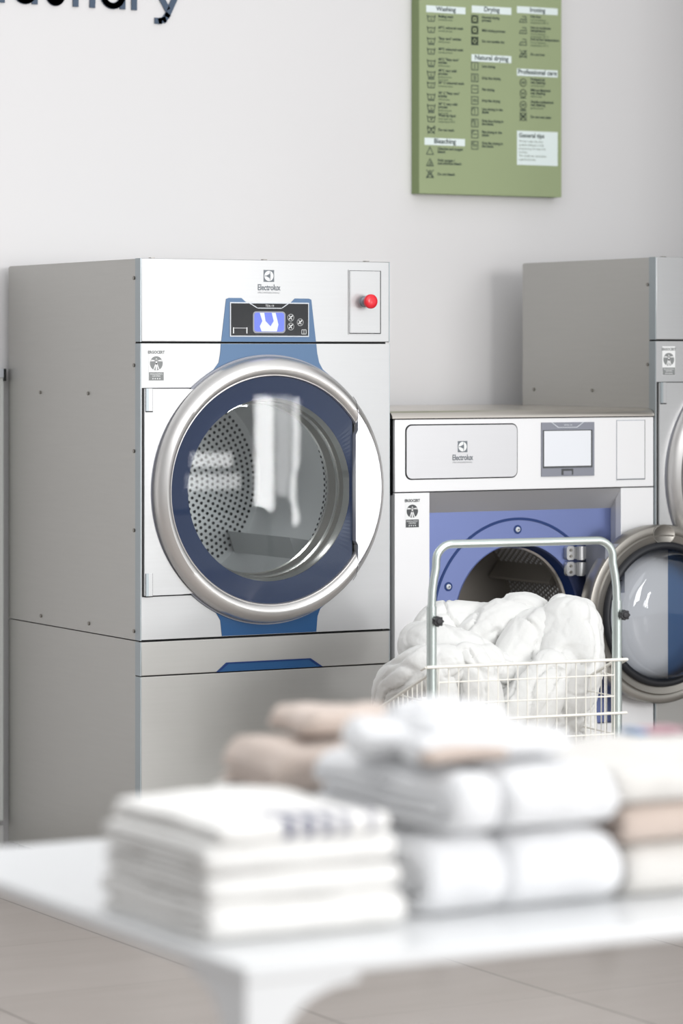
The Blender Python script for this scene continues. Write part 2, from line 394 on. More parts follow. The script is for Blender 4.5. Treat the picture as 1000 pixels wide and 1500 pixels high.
    es.m('steel').prism([(.659,zs+.0295),(.753,zs+.0295),(.753,zs+.2015),(.659,zs+.2015)], -.0038, -.003)
    sp_ = es.build('stop_panel', None, t, smooth=0)
    bt = MB().m('bezel_grey').lathe(.7035, zs+.117, [(0,-.0038),(.016,-.004),(.015,-.012),(.0105,-.014),(.0105,-.030),(0,-.030)], 28)
    bt.m('red').lathe(.7035, zs+.117, [(0,-.029),(.012,-.029),(.0185,-.032),(.0205,-.037),(.0205,-.044),(.0175,-.048),(.009,-.0495),(0,-.0498)], 32)
    bt.build('stop_button', None, sp_, smooth=50)
    sticker('certification_sticker', t, .0245, zs-.106, .0465, .087, -.0002, False)
    for y, z in ((.0293,1.715),(.0293,1.4746),(.0293,1.238),(.0293,1.02),(.0293,.742),(.676,1.394),(.343,1.394),(.672,.7405),(.338,.742)):
        c = Vector((.0005, y+(.012 if y < .1 else 0), z)); MB().tube([c+Vector((.002,0,0)), c+Vector((-.0035,0,0))], .0052, 10).build('screw', 'gun', t)
    for x in (.05, .40, .73): MB().box(x-.006, x+.006, .025, .04, zt-.002, zt+.003).build('top_clip', 'gun', t)
    # drum
    r_, y0_, y1_ = .292, .11, .60
    dr = MB().m('drum').lathe(cx, cz, [(.250,.085),(.256,.10),(.292,.112),(.292,y1_),(0,y1_)], 96)
    for k in range(3):
        a = radians(200+120*k)
        p = [(r_*cos(a-.12), r_*sin(a-.12)), ((r_-.06)*cos(a), (r_-.06)*sin(a)), (r_*cos(a+.12), r_*sin(a+.12))]
        dr.prism([(cx+x, cz+z) for x, z in p], y0_+.09, y1_-.01)
    dr.m('hole')
    for i in range(14):                                  # perforated back plate: rings of holes
        rr = .045+i*.0172; n = int(2*pi*rr/.0170)
        for k in range(n):
            a = 2*pi*(k+.5*(i % 2))/n
            dr.disc((cx+rr*cos(a), y1_-.0015, cz+rr*sin(a)), (0,-1,0), .0050, 8)
    for j in range(7):                                  # perforated band on the cylinder
        for k in range(110):
            a = 2*pi*(k+.5*(j % 2))/110
            dr.disc((cx+(r_-.0015)*cos(a), y0_+.012+j*.0125, cz+(r_-.0015)*sin(a)), (cos(a),0,sin(a)), .0048, 8)
    dr.build('drum', None, t, smooth=40, recalc=False)
    # door
    oval = lambda r: 1-.030*min(1, max(0, (r-.322)/.04))
    dm = MB().m('ring').lathe(cx, cz, [(.366,.004),(.3725,-.006),(.3725,-.020),(.367,-.034),(.356,-.046),(.343,-.0525),(.332,-.051),(.3245,-.045),(.3215,-.040),(.3195,-.041),(.3170,-.036),(.3165,-.028),(.33,0.0),(.366,.004)], 128, sxf=oval)
    dm.m('bezel_grey').lathe(cx, cz, [(.378,-.0005),(.378,-.006),(.3715,-.006),(.3715,0),(.378,-.0005)], 128, sxf=oval)
    dm.m('steel').prism([(.0075, .842+o), (.12, .842+o)]+arc(cx, cz, .368, radians(230), radians(130), 30)+[(.12, 1.410+o), (.0075, 1.410+o)], -.010, -.002)
    door = dm.build('door', None, t, smooth=40)
    MB().m('dark').prism([(.0045,.838+o),(.170,.838+o),(.170,.842+o),(.0105,.842+o),(.0105,1.410+o),(.166,1.410+o),(.166,1.4125+o),(.0045,1.4125+o)], -.0015, 0).build('door_gap', None, door)
    # blue annulus with a straight cut at the handle
    bl = MB()
    XC = .648; ann = []
    for k in range(161):
        a = 2*pi*k/160; ro = .3175
        x = ro*cos(a)
        if cx+x > XC: ro = (XC-cx)/cos(a)
        ri = min(.2555, ro-.0008) if cx+.2555*cos(a) > XC-.001 else .2555
        ann.append((a, ro, ri))
    for A, B in zip(ann, ann[1:]):
        q = []
        for a, ro, ri in (A, B):
            q.append((Vector((cx-.006+ri*cos(a), -.026, cz+ri*sin(a))), Vector((cx+ro*cos(a), -.032, cz+ro*sin(a)))))
        bl.f([bl.b.verts.new(v) for v in (q[0][0], q[1][0], q[1][1], q[0][1])])
    bl.build('blue_bezel', 'navy', door, recalc=False, smooth=0)
    g = MB(); pts = [(cx+min(.316*cos(2*pi*k/96), XC-cx+.003), cz+.316*sin(2*pi*k/96)) for k in range(96)]
    # domed single pane
    rings = []
    for q in range(9):
        s_ = q/8
        rings.append([g.b.verts.new((cx+(x-cx)*s_, -.0365-.0016*(1-s_*s_), cz+(z-cz)*s_)) for x, z in pts] if q else [g.b.verts.new((cx, -.0381, cz))])
    for A, B in zip(rings, rings[1:]):
        for k in range(96):
            if len(A) == 1: g.f([A[0], B[k], B[(k+1) % 96]])
            else: g.f([A[k], B[k], B[(k+1) % 96], A[(k+1) % 96]])
    g.build('door_glass', 'glass', door, smooth=60)
    it = MB().m('lip').lathe(cx-.006, cz, [(.2555,-.0255),(.2545,-.020),(.251,-.010),(.249,.0)], 96)
    it.m('gun').lathe(cx-.006, cz, [(.249,0),(.247,.020)], 96).m('lip').lathe(cx-.006, cz, [(.247,.020),(.2435,.026),(.242,.032)], 96).m('gun').lathe(cx-.006, cz, [(.242,.032),(.241,.072)], 96).m('lip').lathe(cx-.006, cz, [(.241,.072),(.238,.078),(.243,.084)], 96)
    it.build('inner_ring', None, door, smooth=40, recalc=False)
    hp = [(XC,.978+o),(.655,.966+o),(.655,.903+o)]
    aa0 = atan2(.903-1.126, .655-cx); aa1 = atan2(1.349-1.126, .655-cx)
    hh = MB(); outer = arc(cx, cz, .3385, aa0, aa1, 40)
    hp = [(.655,.903+o)]+outer[1:-1]+[(.655,1.349+o),(.655,1.290+o),(XC,1.277+o),(XC,.978+o),(.655,.966+o)]
    hh.m('handle').prism(hp, -.0535, -.030)
    hh.m('dark').line(arc(cx, cz, .3385, aa0, aa1, 60), .0012, -.0537)
    hh.line([(.6555,1.345+o),(.650,1.372+o),(.640,1.385+o)], .0015, -.0515); hh.line([(.6555,.907+o),(.650,.880+o),(.640,.867+o)], .0015, -.0515)
    hh.build('door_handle', None, door, smooth=30)
    for za, zb in ((1.349,1.411),(.841,.903)):
        h_ = MB().m('steel_edge').box(.0105, .0185, -.014, 0, za+o, zb+o).m('steel').box(.0185, .030, -.014, 0, za+o, zb+o).m('dark').box(.0105, .032, -.012, 0, za-.003+o, za+o).box(.030, .0316, -.012, 0, za+o, zb+o)
        h_.build('hinge', None, door, smooth=0)
    return t

make_dryer((0,0,0), 'tall stainless tumble dryer with blue-rimmed round door, at the left', group='tumble dryers')
make_dryer((1.7035,-.008,0), 'stainless tumble dryer cut off by the right edge, beyond the open washer', dtop=.028, dsplit=.010, depth=.745, group='tumble dryers')

# ---------------------------------------------------------------- washing machine
def make_washer(loc):
    t = thing('washing_machine', 'lower stainless washing machine with its round door standing open', 'washer', loc)
    W, D = .896, .86; cx, cz = .4495, .7325; yp = .055
    sh = MB(); sh.box(.001,.012,.02,D,.05,1.335); sh.box(W-.012,W-.001,.02,D,.05,1.335); sh.box(.012,W-.012,D-.012,D,.05,1.335); sh.box(.012,W-.012,.06,D,.05,.06); sh.box(.012,W-.012,.03,D,1.315,1.335)
    sh.build('cabinet', 'steel_side', t)
    MB().box(.02, W-.02, .05, D-.03, 0, .05).build('plinth', 'dark', t)
    cap = MB(); cap.extrude_x([(-.004,1.3205),(-.003,1.327),(.004,1.335),(.018,1.341),(.05,1.344),(D,1.344),(D,1.336),(.02,1.3205)], -.010, W+.0005)
    cap.build('top_cap', 'cap', t, smooth=60)
    MB().box(.0, W, .012, .03, 1.1, 1.322).build('control_backing', 'dark', t)
    MB().box(0, W, 0, .012, 1.1095, 1.3175).build('control_panel', 'white_metal', t, bevel=.0015)
    cl = MB(); cl.box(0,.116,0,.03,.055,1.1065); cl.build('side_column', 'white_metal', t, bevel=.0015)
    cl = MB(); cl.box(.779,W,0,.03,.055,1.1065); cl.build('side_column', 'white_metal', t, bevel=.0015)
    # recess: sloping top and straight side reveals
    rc = MB(); rc.extrude_x([(0,1.1065),(yp,1.045),(yp+.01,1.045),(yp+.01,1.1065)], .116, .779)
    rc.box(.779,.783,.03,yp+.01,.40,1.1065); rc.box(.112,.116,.03,yp+.01,.40,1.1065)
    rc.build('recess_trim', 'recess', t)
    MB().box(.116,.779,.03,.045,.055,.404).build('kick_panel', 'white_metal', t, bevel=.002)
    fp = plate_hole(MB().m('blue_plate'), .116, .779, .404, 1.045, cx, cz, .216, yp, yp+.008)
    fp.m('blue_dark').lathe(cx, cz, [(.2835,yp+.001),(.284,yp-.0025),(.2915,yp-.0025),(.292,yp+.001)], 128, a0=radians(38), a1=radians(325))
    fp.line([(cx+.222,cz+.178),(cx+.232,cz+.187),(cx+.318,cz+.187),(cx+.323,cz+.180),(cx+.323,cz-.16)], .007, yp-.0025)
    fp.m('blue_plate').lathe(cx, cz, [(.216,yp),(.214,yp-.003),(.211,yp+.004)], 96)
    fp.m('blue_dark').lathe(cx, cz, [(.211,yp+.004),(.209,yp+.03),(.206,yp+.048)], 96)
    fp.build('front_plate', None, t, smooth=40)
    for k in range(5):
        a = radians(90+68*k); bx, bz = cx-.0+.2565*cos(a), cz+.2565*sin(a)
        b_ = MB().m('blue_dark').lathe(bx, bz, [(0,yp-.001),(.0135,yp-.001),(.0135,yp+.001)], 24).m('bezel_lt').lathe(bx, bz, [(0,yp-.007),(.0035,yp-.007),(.0042,yp-.004),(.0072,yp-.0035),(.0078,yp-.001),(.0078,yp)], 20).m('dark').lathe(bx, bz, [(0,yp-.0073),(.0024,yp-.0073)], 6)
        b_.build('bolt', None, t, smooth=40, recalc=False)
    # drum
    dr = MB().m('lip').lathe(cx, cz, [(.206,yp+.048),(.2045,yp+.045),(.199,yp+.050),(.1985,yp+.056),(.203,yp+.060)], 96)
    dr.m('drum_dark').lathe(cx, cz, [(.203,yp+.060),(.203,yp+.075),(.255,yp+.09),(.255,yp+.46),(0,yp+.46)], 96)
    for k in range(3):
        a = radians(25+120*k)
        p = [(.255*cos(a-.13), .255*sin(a-.13)), (.20*cos(a-.02), .20*sin(a-.02)), (.20*cos(a+.02), .20*sin(a+.02)), (.255*cos(a+.13), .255*sin(a+.13))]
        dr.prism([(cx+x, cz+z) for x, z in p], yp+.11, yp+.45)
    dr.m('recess')
    for j in range(24):                       # embossed diamonds
        for k in range(104):
            a = 2*pi*(k+.5*(j % 2))/104; y = yp+.105+j*.0142
            nrm = Vector((cos(a),0,sin(a))); tg = Vector((-sin(a),0,cos(a))); c = Vector((cx,y,cz))+nrm*.253
            w = .0068
            top = dr.b.verts.new(c-nrm*.0028)
            q = [dr.b.verts.new(c+d) for d in (tg*w, Vector((0,w,0)), -tg*w, Vector((0,-w,0)))]
            for i in range(4): dr.f([q[i], q[(i+1) % 4], top])
    dr.build('drum', None, t, smooth=30, recalc=False)
    # detergent drawer panel
    dd = MB().m('dark').prism(rrect(.034,.4145,.3385+.8055,1.3035,.020), -.0006, 0).build('drawer_gap', None, t, smooth=0)
    dw = MB().m('drawer_steel').prism(rrect(.0375,.411,1.1475,1.3,.0175), -.0035, -.0006).build('detergent_drawer', None, t, smooth=0)
    mk = MB(); logo(mk, .2245, 1.2375, -.0036, .97); mk.build('brand_mark', None, dw, smooth=0)
    # display
    dp = MB().m('bezel_grey').prism([(.496,1.1455),(.681,1.1455),(.681,1.3045),(.496,1.3045)], -.004, 0)
    dp.m('bezel_lt').prism([(.529,1.3045),(.644,1.3045),(.620,1.2885),(.553,1.2885)], -.0048, -.004)
    dp.m('bezel_grey').prism([(.533,1.3045),(.640,1.3045),(.618,1.2905),(.555,1.2905)], -.0052, -.0048)
    dp.m('bezel_lt').text('WH6-14', .587, 1.294, .008, -.0054, 'CENTER')
    dp.m('sticker_dark').prism([(.5,1.170),(.674,1.170),(.674,1.282),(.5,1.282)], -.0046, -.004)
    dpo = dp.build('display', None, t, smooth=0)
    MB().prism([(.504,1.1755),(.668,1.1755),(.668,1.2795),(.504,1.2795)], -.0055, -.0046).build('touch_screen', 'screen', dpo, smooth=0)
    la = MB().m('sticker_dark').prism(rrect(.565,.606,1.1495,1.1675,.002), -.005, -.004).m('bezel_grey').prism(rrect(.571,.600,1.1495,1.161,.002), -.0062, -.005)
    la.build('latch', None, dpo, smooth=0)
    sv = MB().m('bezel_lt').prism([(.762,1.130),(.865,1.130),(.865,1.3095),(.762,1.3095)], -.0006, 0)
    sv.m('white_metal').prism([(.7635,1.1345),(.8625,1.1345),(.8625,1.3070),(.7635,1.3070)], -.0018, -.0006)
    sv.m('sticker_dark').line([(.8633,1.309),(.8633,1.132),(.7635,1.132)], .0018, -.0019); sv.m('bezel_grey').line([(.762,1.128),(.762,1.308),(.864,1.308)], .0008, -.0019)
    sv.build('service_panel', None, t, smooth=0)
    sticker('certification_sticker', t, .035, 1.007, .045, .086, -.0002, True)
    # hinge on the right of the opening
    for z in (.915,.868):
        h = MB().m('steel').prism(rrect(.612,.640,z-.021,z+.021,.009), yp-.016, yp-.001)
        h.m('steel').tube([(.652,yp-.030,z-.02),(.652,yp-.030,z+.02)], .012, 16)
        h.m('steel').box(.640,.692,yp-.022,yp-.012,z-.018,z+.018)
        h.m('gun').lathe(.626, z+.009, [(0,yp-.020),(.004,yp-.020),(.005,yp-.016)], 12).lathe(.626, z-.009, [(0,yp-.020),(.004,yp-.020),(.005,yp-.016)], 12)
        h.build('hinge', None, t, smooth=40)
    hb = MB().m('bezel_grey').box(.676,.745,-.07,yp-.02,.80,.945).m('dark').box(.70,.735,-.0712,-.07,.905,.908).box(.70,.735,-.0712,-.07,.835,.838)
    hb.build('hinge_bracket', None, t, bevel=.003, smooth=0)
    # open door, folded right back; its inside faces the room
    ox, oz = .880, .7315; y0 = -.055
    d = MB().m('gun').lathe(ox, oz, [(.255,y0+.04),(.265,y0+.03),(.2665,y0-.01),(.262,y0-.018),(.245,y0-.022),(.240,y0-.0195),(.2365,y0-.024),(.216,y0-.020),(.214,y0-.004),(.20,y0+.03)], 128)
    d.m('gun').lathe(ox-.0, oz+.238, [(.03,y0-.0205),(.029,y0-.0238),(.027,y0-.0238),(.026,y0-.0232),(0,y0-.0232)], 40, sx=1.35)
    door = d.build('door', None, t, smooth=40)
    MB().lathe(ox, oz, [(.216,y0-.014),(.215,y0-.030),(.209,y0-.036),(.199,y0-.036),(.193,y0-.028),(.193,y0-.01)], 128).build('door_gasket', 'black_rubber', door, smooth=60)
    b_ = MB().m('bowl').lathe(ox, oz, [(.193,y0-.01),(.193,y0-.030),(.189,y0-.050),(.183,y0-.068),(.178,y0-.080),(.170,y0-.089),(.156,y0-.094),(.120,y0-.099),(.06,y0-.1025),(0,y0-.1035)], 96)
    b_.build('glass_bowl', None, door, smooth=60)
    # disc added behind the bowl, pale and navy halves imitating the view through glass
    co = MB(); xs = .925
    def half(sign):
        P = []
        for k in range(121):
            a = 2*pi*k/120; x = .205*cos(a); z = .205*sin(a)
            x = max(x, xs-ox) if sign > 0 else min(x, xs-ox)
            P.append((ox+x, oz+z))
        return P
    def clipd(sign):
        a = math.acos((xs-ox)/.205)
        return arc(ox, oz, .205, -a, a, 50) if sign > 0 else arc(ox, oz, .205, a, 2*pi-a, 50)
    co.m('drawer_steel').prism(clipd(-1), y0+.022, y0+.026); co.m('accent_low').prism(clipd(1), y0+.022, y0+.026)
    co.build('added_view_disc', None, door, smooth=0)
    return t
make_washer((.806,0,0))

# ---------------------------------------------------------------- room
def plane(name, vs, mk):
    mb = MB(); mb.f([mb.b.verts.new(v) for v in vs]); return struct(mb.build(name, mk, smooth=0, recalc=False))
WY = .95; XR = 2.497
struct(MB().box(-7, XR+.1, WY, WY+.12, 0, 3.3).build('wall_back', 'wall', smooth=0))
struct(MB().box(XR, XR+.12, -1.0, WY, 0, 3.3).build('wall_right', 'wall_grey', smooth=0))  # length and dark tone shaped to block light from the back wall's right end
struct(MB().box(-7, XR+5, -10.5, WY+.12, -.08, 0).build('floor', 'floor', smooth=0))
struct(MB().box(-7, -.002, WY-.012, WY, 0, .097).build('baseboard_back', 'base', bevel=.003))

# pipe on the wall, just left of the first dryer
pp = thing('wall_pipe', 'pale vertical pipe casing on the wall behind the left dryer', 'pipe', (-.022, .932, 0))
MB().box(-.022, .012, -.012, .0175, .11, 1.44).build('casing', 'plastic_white', pp, bevel=.003)
MB().box(-.026, .017, -.016, .0175, 1.435, 1.462).build('end_cap', 'bezel_lt', pp, bevel=.002)
MB().box(.009, .015, -.022, -.004, 1.425, 1.462).build('fixing_clip', 'dark', pp)

# lettering on the wall: one word, bottom part in view
lt = MB(); w = .0185; zb = 2.559; y = WY-.004; xh = .088
def bowl(x0, x1, a0=0, a1=2*pi):
    cxx = (x0+x1)/2; rx = (x1-x0)/2-w/2; rz = xh/2-w/2; n = 28
    return [(cxx+rx*cos(a0+(a1-a0)*k/n), zb+xh/2+rz*sin(a0+(a1-a0)*k/n)) for k in range(n+1)]
def st(pts): lt.line(pts, w, y)
st([(-.055,zb+.125),(-.055,zb+w/2),(.003-w*.35,zb+w/2)])
st(bowl(.028,.110)); st([(.101,zb+.007),(.101,zb+xh-.006)])
st([(.143,zb+xh-.006),(.143,zb+.036)]+bowl(.134,.204,pi,2*pi)+[(.195,zb+.036),(.195,zb+xh-.006)])
st([(.236,zb+.0065),(.236,zb+xh-.006)]); st([(.236,zb+.05)]+bowl(.227,.302,pi,0)+[(.2915,zb+.0065)])
st(bowl(.318,.402)); st([(.393,zb+.007),(.393,zb+.125)])
st([(.432,zb+.0065),(.432,zb+xh-.006)]); st(bowl(.423,.485,pi,pi*.4))
st([(.500,zb+xh-.004),(.543,zb+.012)]); st([(.590,zb+xh-.004),(.545,zb-.010),(.534,zb-.024),(.520,zb-.0285),(.508,zb-.0285)])
lo = lt.build('wall_lettering', 'slate', smooth=0)
sd = lo.modifiers.new('thick', 'SOLIDIFY'); sd.thickness = .004; sd.offset = 0
tag(lo, 'dark slate-blue lettering of the word Laundry on the upper wall', 'lettering')

# ---------------------------------------------------------------- care poster
px0, px1, pz0, pz1, py = 1.418, 1.958, 2.0205, 2.86, .90
po = thing('care_poster', 'green canvas board of laundry care symbols hung on the wall', 'poster', (1.418, .95, 2.0205))
def P(mb, name, mk=None, parent=po, **k): return mb.build(name, mk, parent, loc=(-1.418,-.95,-2.0205), **k)
c = MB().m('paper_green').box(px0, px1, py, py+.003, pz0, pz1).m('paper_side').box(px0, px1, py+.003, .9498, pz0, pz1)
P(c, 'canvas', smooth=0)
def heading(txt, x0, x1, z0, z1, dark='ink'):
    mb = MB().m('paper_white').prism([(x0,z0),(x1,z0),(x1,z1),(x0,z1)], py-.0008, py)
    mb.m(dark).text(txt, (x0+x1)/2, z0+(z1-z0)*.27, (z1-z0)*.95, py-.0012, 'CENTER', off=.0005, sx=1.0)
    P(mb, 'heading_strip', smooth=0)
heading('Washing', 1.443, 1.590, 2.601, 2.623); heading('Drying', 1.614, 1.764, 2.608, 2.631); heading('Ironing', 1.786, 1.943, 2.616, 2.638)
heading('Natural drying', 1.613, 1.764, 2.451, 2.474); heading('Professional care', 1.786, 1.943, 2.412, 2.435)
heading('Bleaching', 1.437, 1.588, 2.176, 2.199)
tp = MB().m('paper_white').prism([(1.786,2.122),(1.943,2.122),(1.943,2.233),(1.786,2.233)], py-.0008, py)
tp.m('ink').text('General tips', 1.7925, 2.212, .0195, py-.0012, off=.0005, sx=1.02)
for i, s_ in enumerate(('The bar under the care','symbols indicates a mild','process (e.g. for easy care','articles).','The double bar symbolises','a gentle process.')):
    tp.m('ink_soft').text(s_, 1.7925, 2.196-i*.0118, .0098, py-.0012)
P(tp, 'tips_card', smooth=0)
yy = py-.0009; lw = .0023
def S(cx, cz, kind, mod=''):
    h = .0128; sy = MB().m('ink')
    if kind == 'tub':
        sy.line([(cx-h*1.15,cz+h*.75),(cx-h*.85,cz-h*.75),(cx+h*.85,cz-h*.75),(cx+h*1.15,cz+h*.75)], lw, yy)
        sy.line([(cx-h*1.15,cz+h*.4)]+[(cx-h+2*h*k/8, cz+h*.42+.0014*(-1)**k) for k in range(9)]+[(cx+h*1.1,cz+h*.4)], lw*.8, yy)
        if mod and mod[0].isdigit(): sy.text(mod.strip('_'), cx, cz-h*.5, .0085, yy, 'CENTER')
        if 'hand' in mod: sy.line([(cx-.004,cz+.006),(cx,cz-.004),(cx+.006,cz+.003)], lw, yy)
        for i in range(mod.count('_')): sy.line([(cx-h*.85,cz-h*(1.05+.3*i)),(cx+h*.85,cz-h*(1.05+.3*i))], lw, yy)
        if 'x' in mod: sy.line([(cx-h,cz-h),(cx+h,cz+h)], lw, yy); sy.line([(cx-h,cz+h),(cx+h,cz-h)], lw, yy)
    elif kind == 'tri':
        sy.line([(cx-h,cz-h*.85),(cx+h,cz-h*.85),(cx,cz+h*.95)], lw, yy, True)
        if '/' in mod: sy.line([(cx-h*.35,cz-h*.8),(cx+h*.2,cz+h*.3)], lw, yy); sy.line([(cx+h*.15,cz-h*.8),(cx+h*.45,cz-h*.2)], lw, yy)
        if 'x' in mod: sy.line([(cx-h,cz-h),(cx+h,cz+h)], lw, yy); sy.line([(cx-h,cz+h),(cx+h,cz-h)], lw, yy)
    elif kind == 'sq':
        sy.line([(cx-h*.95,cz-h*.95),(cx+h*.95,cz-h*.95),(cx+h*.95,cz+h*.95),(cx-h*.95,cz+h*.95)], lw, yy, True)
        if 'o' in mod: sy.line(arc(cx,cz,h*.8,0,2*pi,24), lw*1.5, yy); sy.line(arc(cx,cz,h*.12,0,2*pi,8), lw, yy)
        if 'x' in mod: sy.line([(cx-h,cz-h),(cx+h,cz+h)], lw, yy); sy.line([(cx-h,cz+h),(cx+h,cz-h)], lw, yy)
        for i, q in enumerate([q for q in mod if q == '|']): sy.line([(cx+(i*.005 if mod.count('|') > 1 else 0)-(.0025 if mod.count('|') > 1 else 0),cz-h*.6),(cx+(i*.005 if mod.count('|') > 1 else 0)-(.0025 if mod.count('|') > 1 else 0),cz+h*.6)], lw, yy)
        n = mod.count('-')
        for i in range(n): sy.line([(cx-h*.5,cz-.0025*(n-1)+i*.005),(cx+h*.6,cz-.0025*(n-1)+i*.005)], lw, yy)
        if '/' in mod: sy.line([(cx-h*.9,cz+h*.2),(cx-h*.2,cz+h*.9)], lw, yy)
    elif kind == 'iron':
        sy.line([(cx-h*1.15,cz-h*.7),(cx+h*1.0,cz-h*.7),(cx+h*.8,cz+h*.8),(cx-h*.2,cz+h*.8)], lw, yy); sy.line([(cx-h*1.15,cz-h*.7),(cx-h*.7,cz+h*.1),(cx+h*.85,cz+h*.1)], lw, yy)
        for i in range(mod.count('.')): sy.line([(cx-.003+i*.004,cz-h*.3),(cx-.002+i*.004,cz-h*.3)], lw, yy)
        if 'x' in mod: sy.line([(cx-h,cz-h),(cx+h,cz+h)], lw, yy); sy.line([(cx-h,cz+h),(cx+h,cz-h)], lw, yy)
    elif kind == 'circ':
        sy.line(arc(cx,cz,h*.95,0,2*pi,28), lw, yy); sy.text('W', cx, cz-h*.45, .0155, yy, 'CENTER', off=.0002)
        for i in range(mod.count('_')): sy.line([(cx-h*.85,cz-h*(1.2+.3*i)),(cx+h*.85,cz-h*(1.2+.3*i))], lw, yy)
        if 'x' in mod: sy.line([(cx-h,cz-h),(cx+h,cz+h)], lw*1.3, yy); sy.line([(cx-h,cz+h),(cx+h,cz-h)], lw*1.3, yy)
    P(sy, 'care_symbol', smooth=0, recalc=False)
def T(x, z, bold, small=()):
    tx = MB().m('ink'); n = len(bold); z0 = z+(.0045 if (n+len(small)) > 1 else -.003)+(.004 if (n+len(small)) > 2 else 0)
    for b in bold: tx.m('ink').text(b, x, z0, .0112, yy, off=.00035, sx=1.0); z0 -= .0098
    for b in small: tx.m('ink_soft').text(b, x, z0, .0085, yy, off=.0001); z0 -= .0092
    P(tx, 'care_text', smooth=0, recalc=False)
wash = [(2.582,'90','Boiling wash','normal process'),(2.546,'60','60°C coloured wash','normal process'),(2.511,'60_','"Easy care" articles','mild process'),(2.477,'40','40°C coloured wash','normal process'),
 (2.440,'40_','40°C "Easy care"|articles','mild process'),(2.404,'40__','40°C very mild|process','gentle process|wool wash'),(2.369,'30','30° C coloured wash','normal process'),(2.332,'30_','30° C "Easy care"|articles','mild process'),
 (2.297,'30__','30° C very mild|process','gentle process|wool wash'),(2.260,'hand','Wash by hand','hand wash only|temperature 40°C'),(2.225,'x','Do not wash','')]
for z, m_, b_, s_ in wash: S(1.4615, z, 'tub', m_); T(1.488, z, b_.split('|'), s_.split('|') if s_ else ())
for z, m_, b_ in ((2.157,'','Chlorine and oxygen|bleach'),(2.120,'/','Only oxygen /|non-chlorine bleach'),(2.083,'x','Do not bleach')): S(1.457, z, 'tri', m_); T(1.4855, z, b_.split('|'))
for z, m_, b_ in ((2.587,'o','Normal drying|process'),(2.552,'o','Mild drying process'),(2.517,'ox','Do not tumble dry'),(2.436,'|','Line drying'),(2.398,'||','Drip line drying'),(2.361,'-','Flat drying'),(2.325,'--','Drip flat drying'),
 (2.290,'/|','Line drying in the|shade'),(2.252,'/||','Drip line drying in|the shade'),(2.216,'/-','Flat drying in the|shade'),(2.180,'/--','Drip flat drying in|the shade')):
    S(1.625, z, 'sq', m_); T(1.652, z, b_.split('|'))
for z, m_, b_, s_ in ((2.595,'...','Hot iron','iron at maximum|temperature 200 °C'),(2.559,'..','Iron at moderate|temperature','iron at maximum|temperature 150 °C'),(2.521,'.','Iron at low temperature','iron at maximum|temperature 110 °C'),(2.483,'x','Do not iron','')):
    S(1.8095, z, 'iron', m_); T(1.838, z, b_.split('|'), s_.split('|') if s_ else ())
for z, m_, b_, s_ in ((2.390,'','Professional|wet cleaning','normal process'),(2.355,'_','Mild professional|wet cleaning','mild process'),(2.317,'__','Gentle professional|wet cleaning','gentle process'),(2.279,'x','Do not wet clean','')):
    S(1.8095, z, 'circ', m_); T(1.838, z, b_.split('|'), s_.split('|') if s_ else ())

# ---------------------------------------------------------------- laundry cart
CR = radians(-6.25); dep0 = 8.3
fl = at(632, 900, dep0); CW = .531
cart = thing('laundry_cart', 'wire laundry trolley with galvanised push handle in front of the washer', 'cart', (fl.x, fl.y, 0), CR)
zr = .706; zh = 1.020; L = .60; SL = -.375
def rail(y): return zr+SL*y
hf = MB(); pts = []
rb = .045
lean = 0.03
for x, s_ in ((0, 1), (CW, -1)):
    pass
path = [(0,0,.16),(0,0,.88)]
for k in range(1, 6): u = k/5; path.append((0.012*(u*u*(3-2*u)), -.0, .88+.10*u))
path = [(0,0,.16),(0,0,.86),(.002,0,.90),(.006,0,.93),(.012,0,.960)]
for k in range(1, 9):
    a = pi-pi/2*k/8; path.append((.012+rb+rb*cos(a), 0, zh-rb+rb*sin(a)))
half = path
full = half+[(CW-x, y, z) for x, y, z in half[::-1]]
hf.m('galv').tube(full, .0105, 16)
# lower sleeves
hf.tube([(0,0,.15),(0,0,.862)], .0128, 16); hf.tube([(CW,0,.15),(CW,0,.862)], .0128, 16)
hf.tube([(0,0,.17),(0,L,.17)], .011, 10); hf.tube([(CW,0,.17),(CW,L,.17)], .011, 10); hf.tube([(0,L,.17),(CW,L,.17)], .011, 10); hf.tube([(0,0,.17),(CW,0,.17)], .011, 10)
hf.build('push_handle', None, cart, smooth=50)
for x in (.006, CW+.008):
    k_ = MB(); cz_ = .826; yk = -.030
    prof = []
    for k in range(48):
        a = 2*pi*k/48; prof.append((x+(.0125+.0016*cos(7*a))*cos(a), cz_+(.0125+.0016*cos(7*a))*sin(a)))
    k_.prism(prof, yk-.004, yk+.012); k_.lathe(x, cz_, [(.009,yk-.004),(.007,yk-.007),(0,yk-.0075)], 20).lathe(x, cz_, [(.005,yk+.012),(.005,-.005)], 12)
    k_.build('clamp_knob', 'knob', cart, bevel=.001)
wb = MB(); r1, r2 = .0042, .0019
def W_(p, r, n=6): wb.tube(p, r, n)
x0, x1, y0, y1 = .014, CW-.014, .002, L
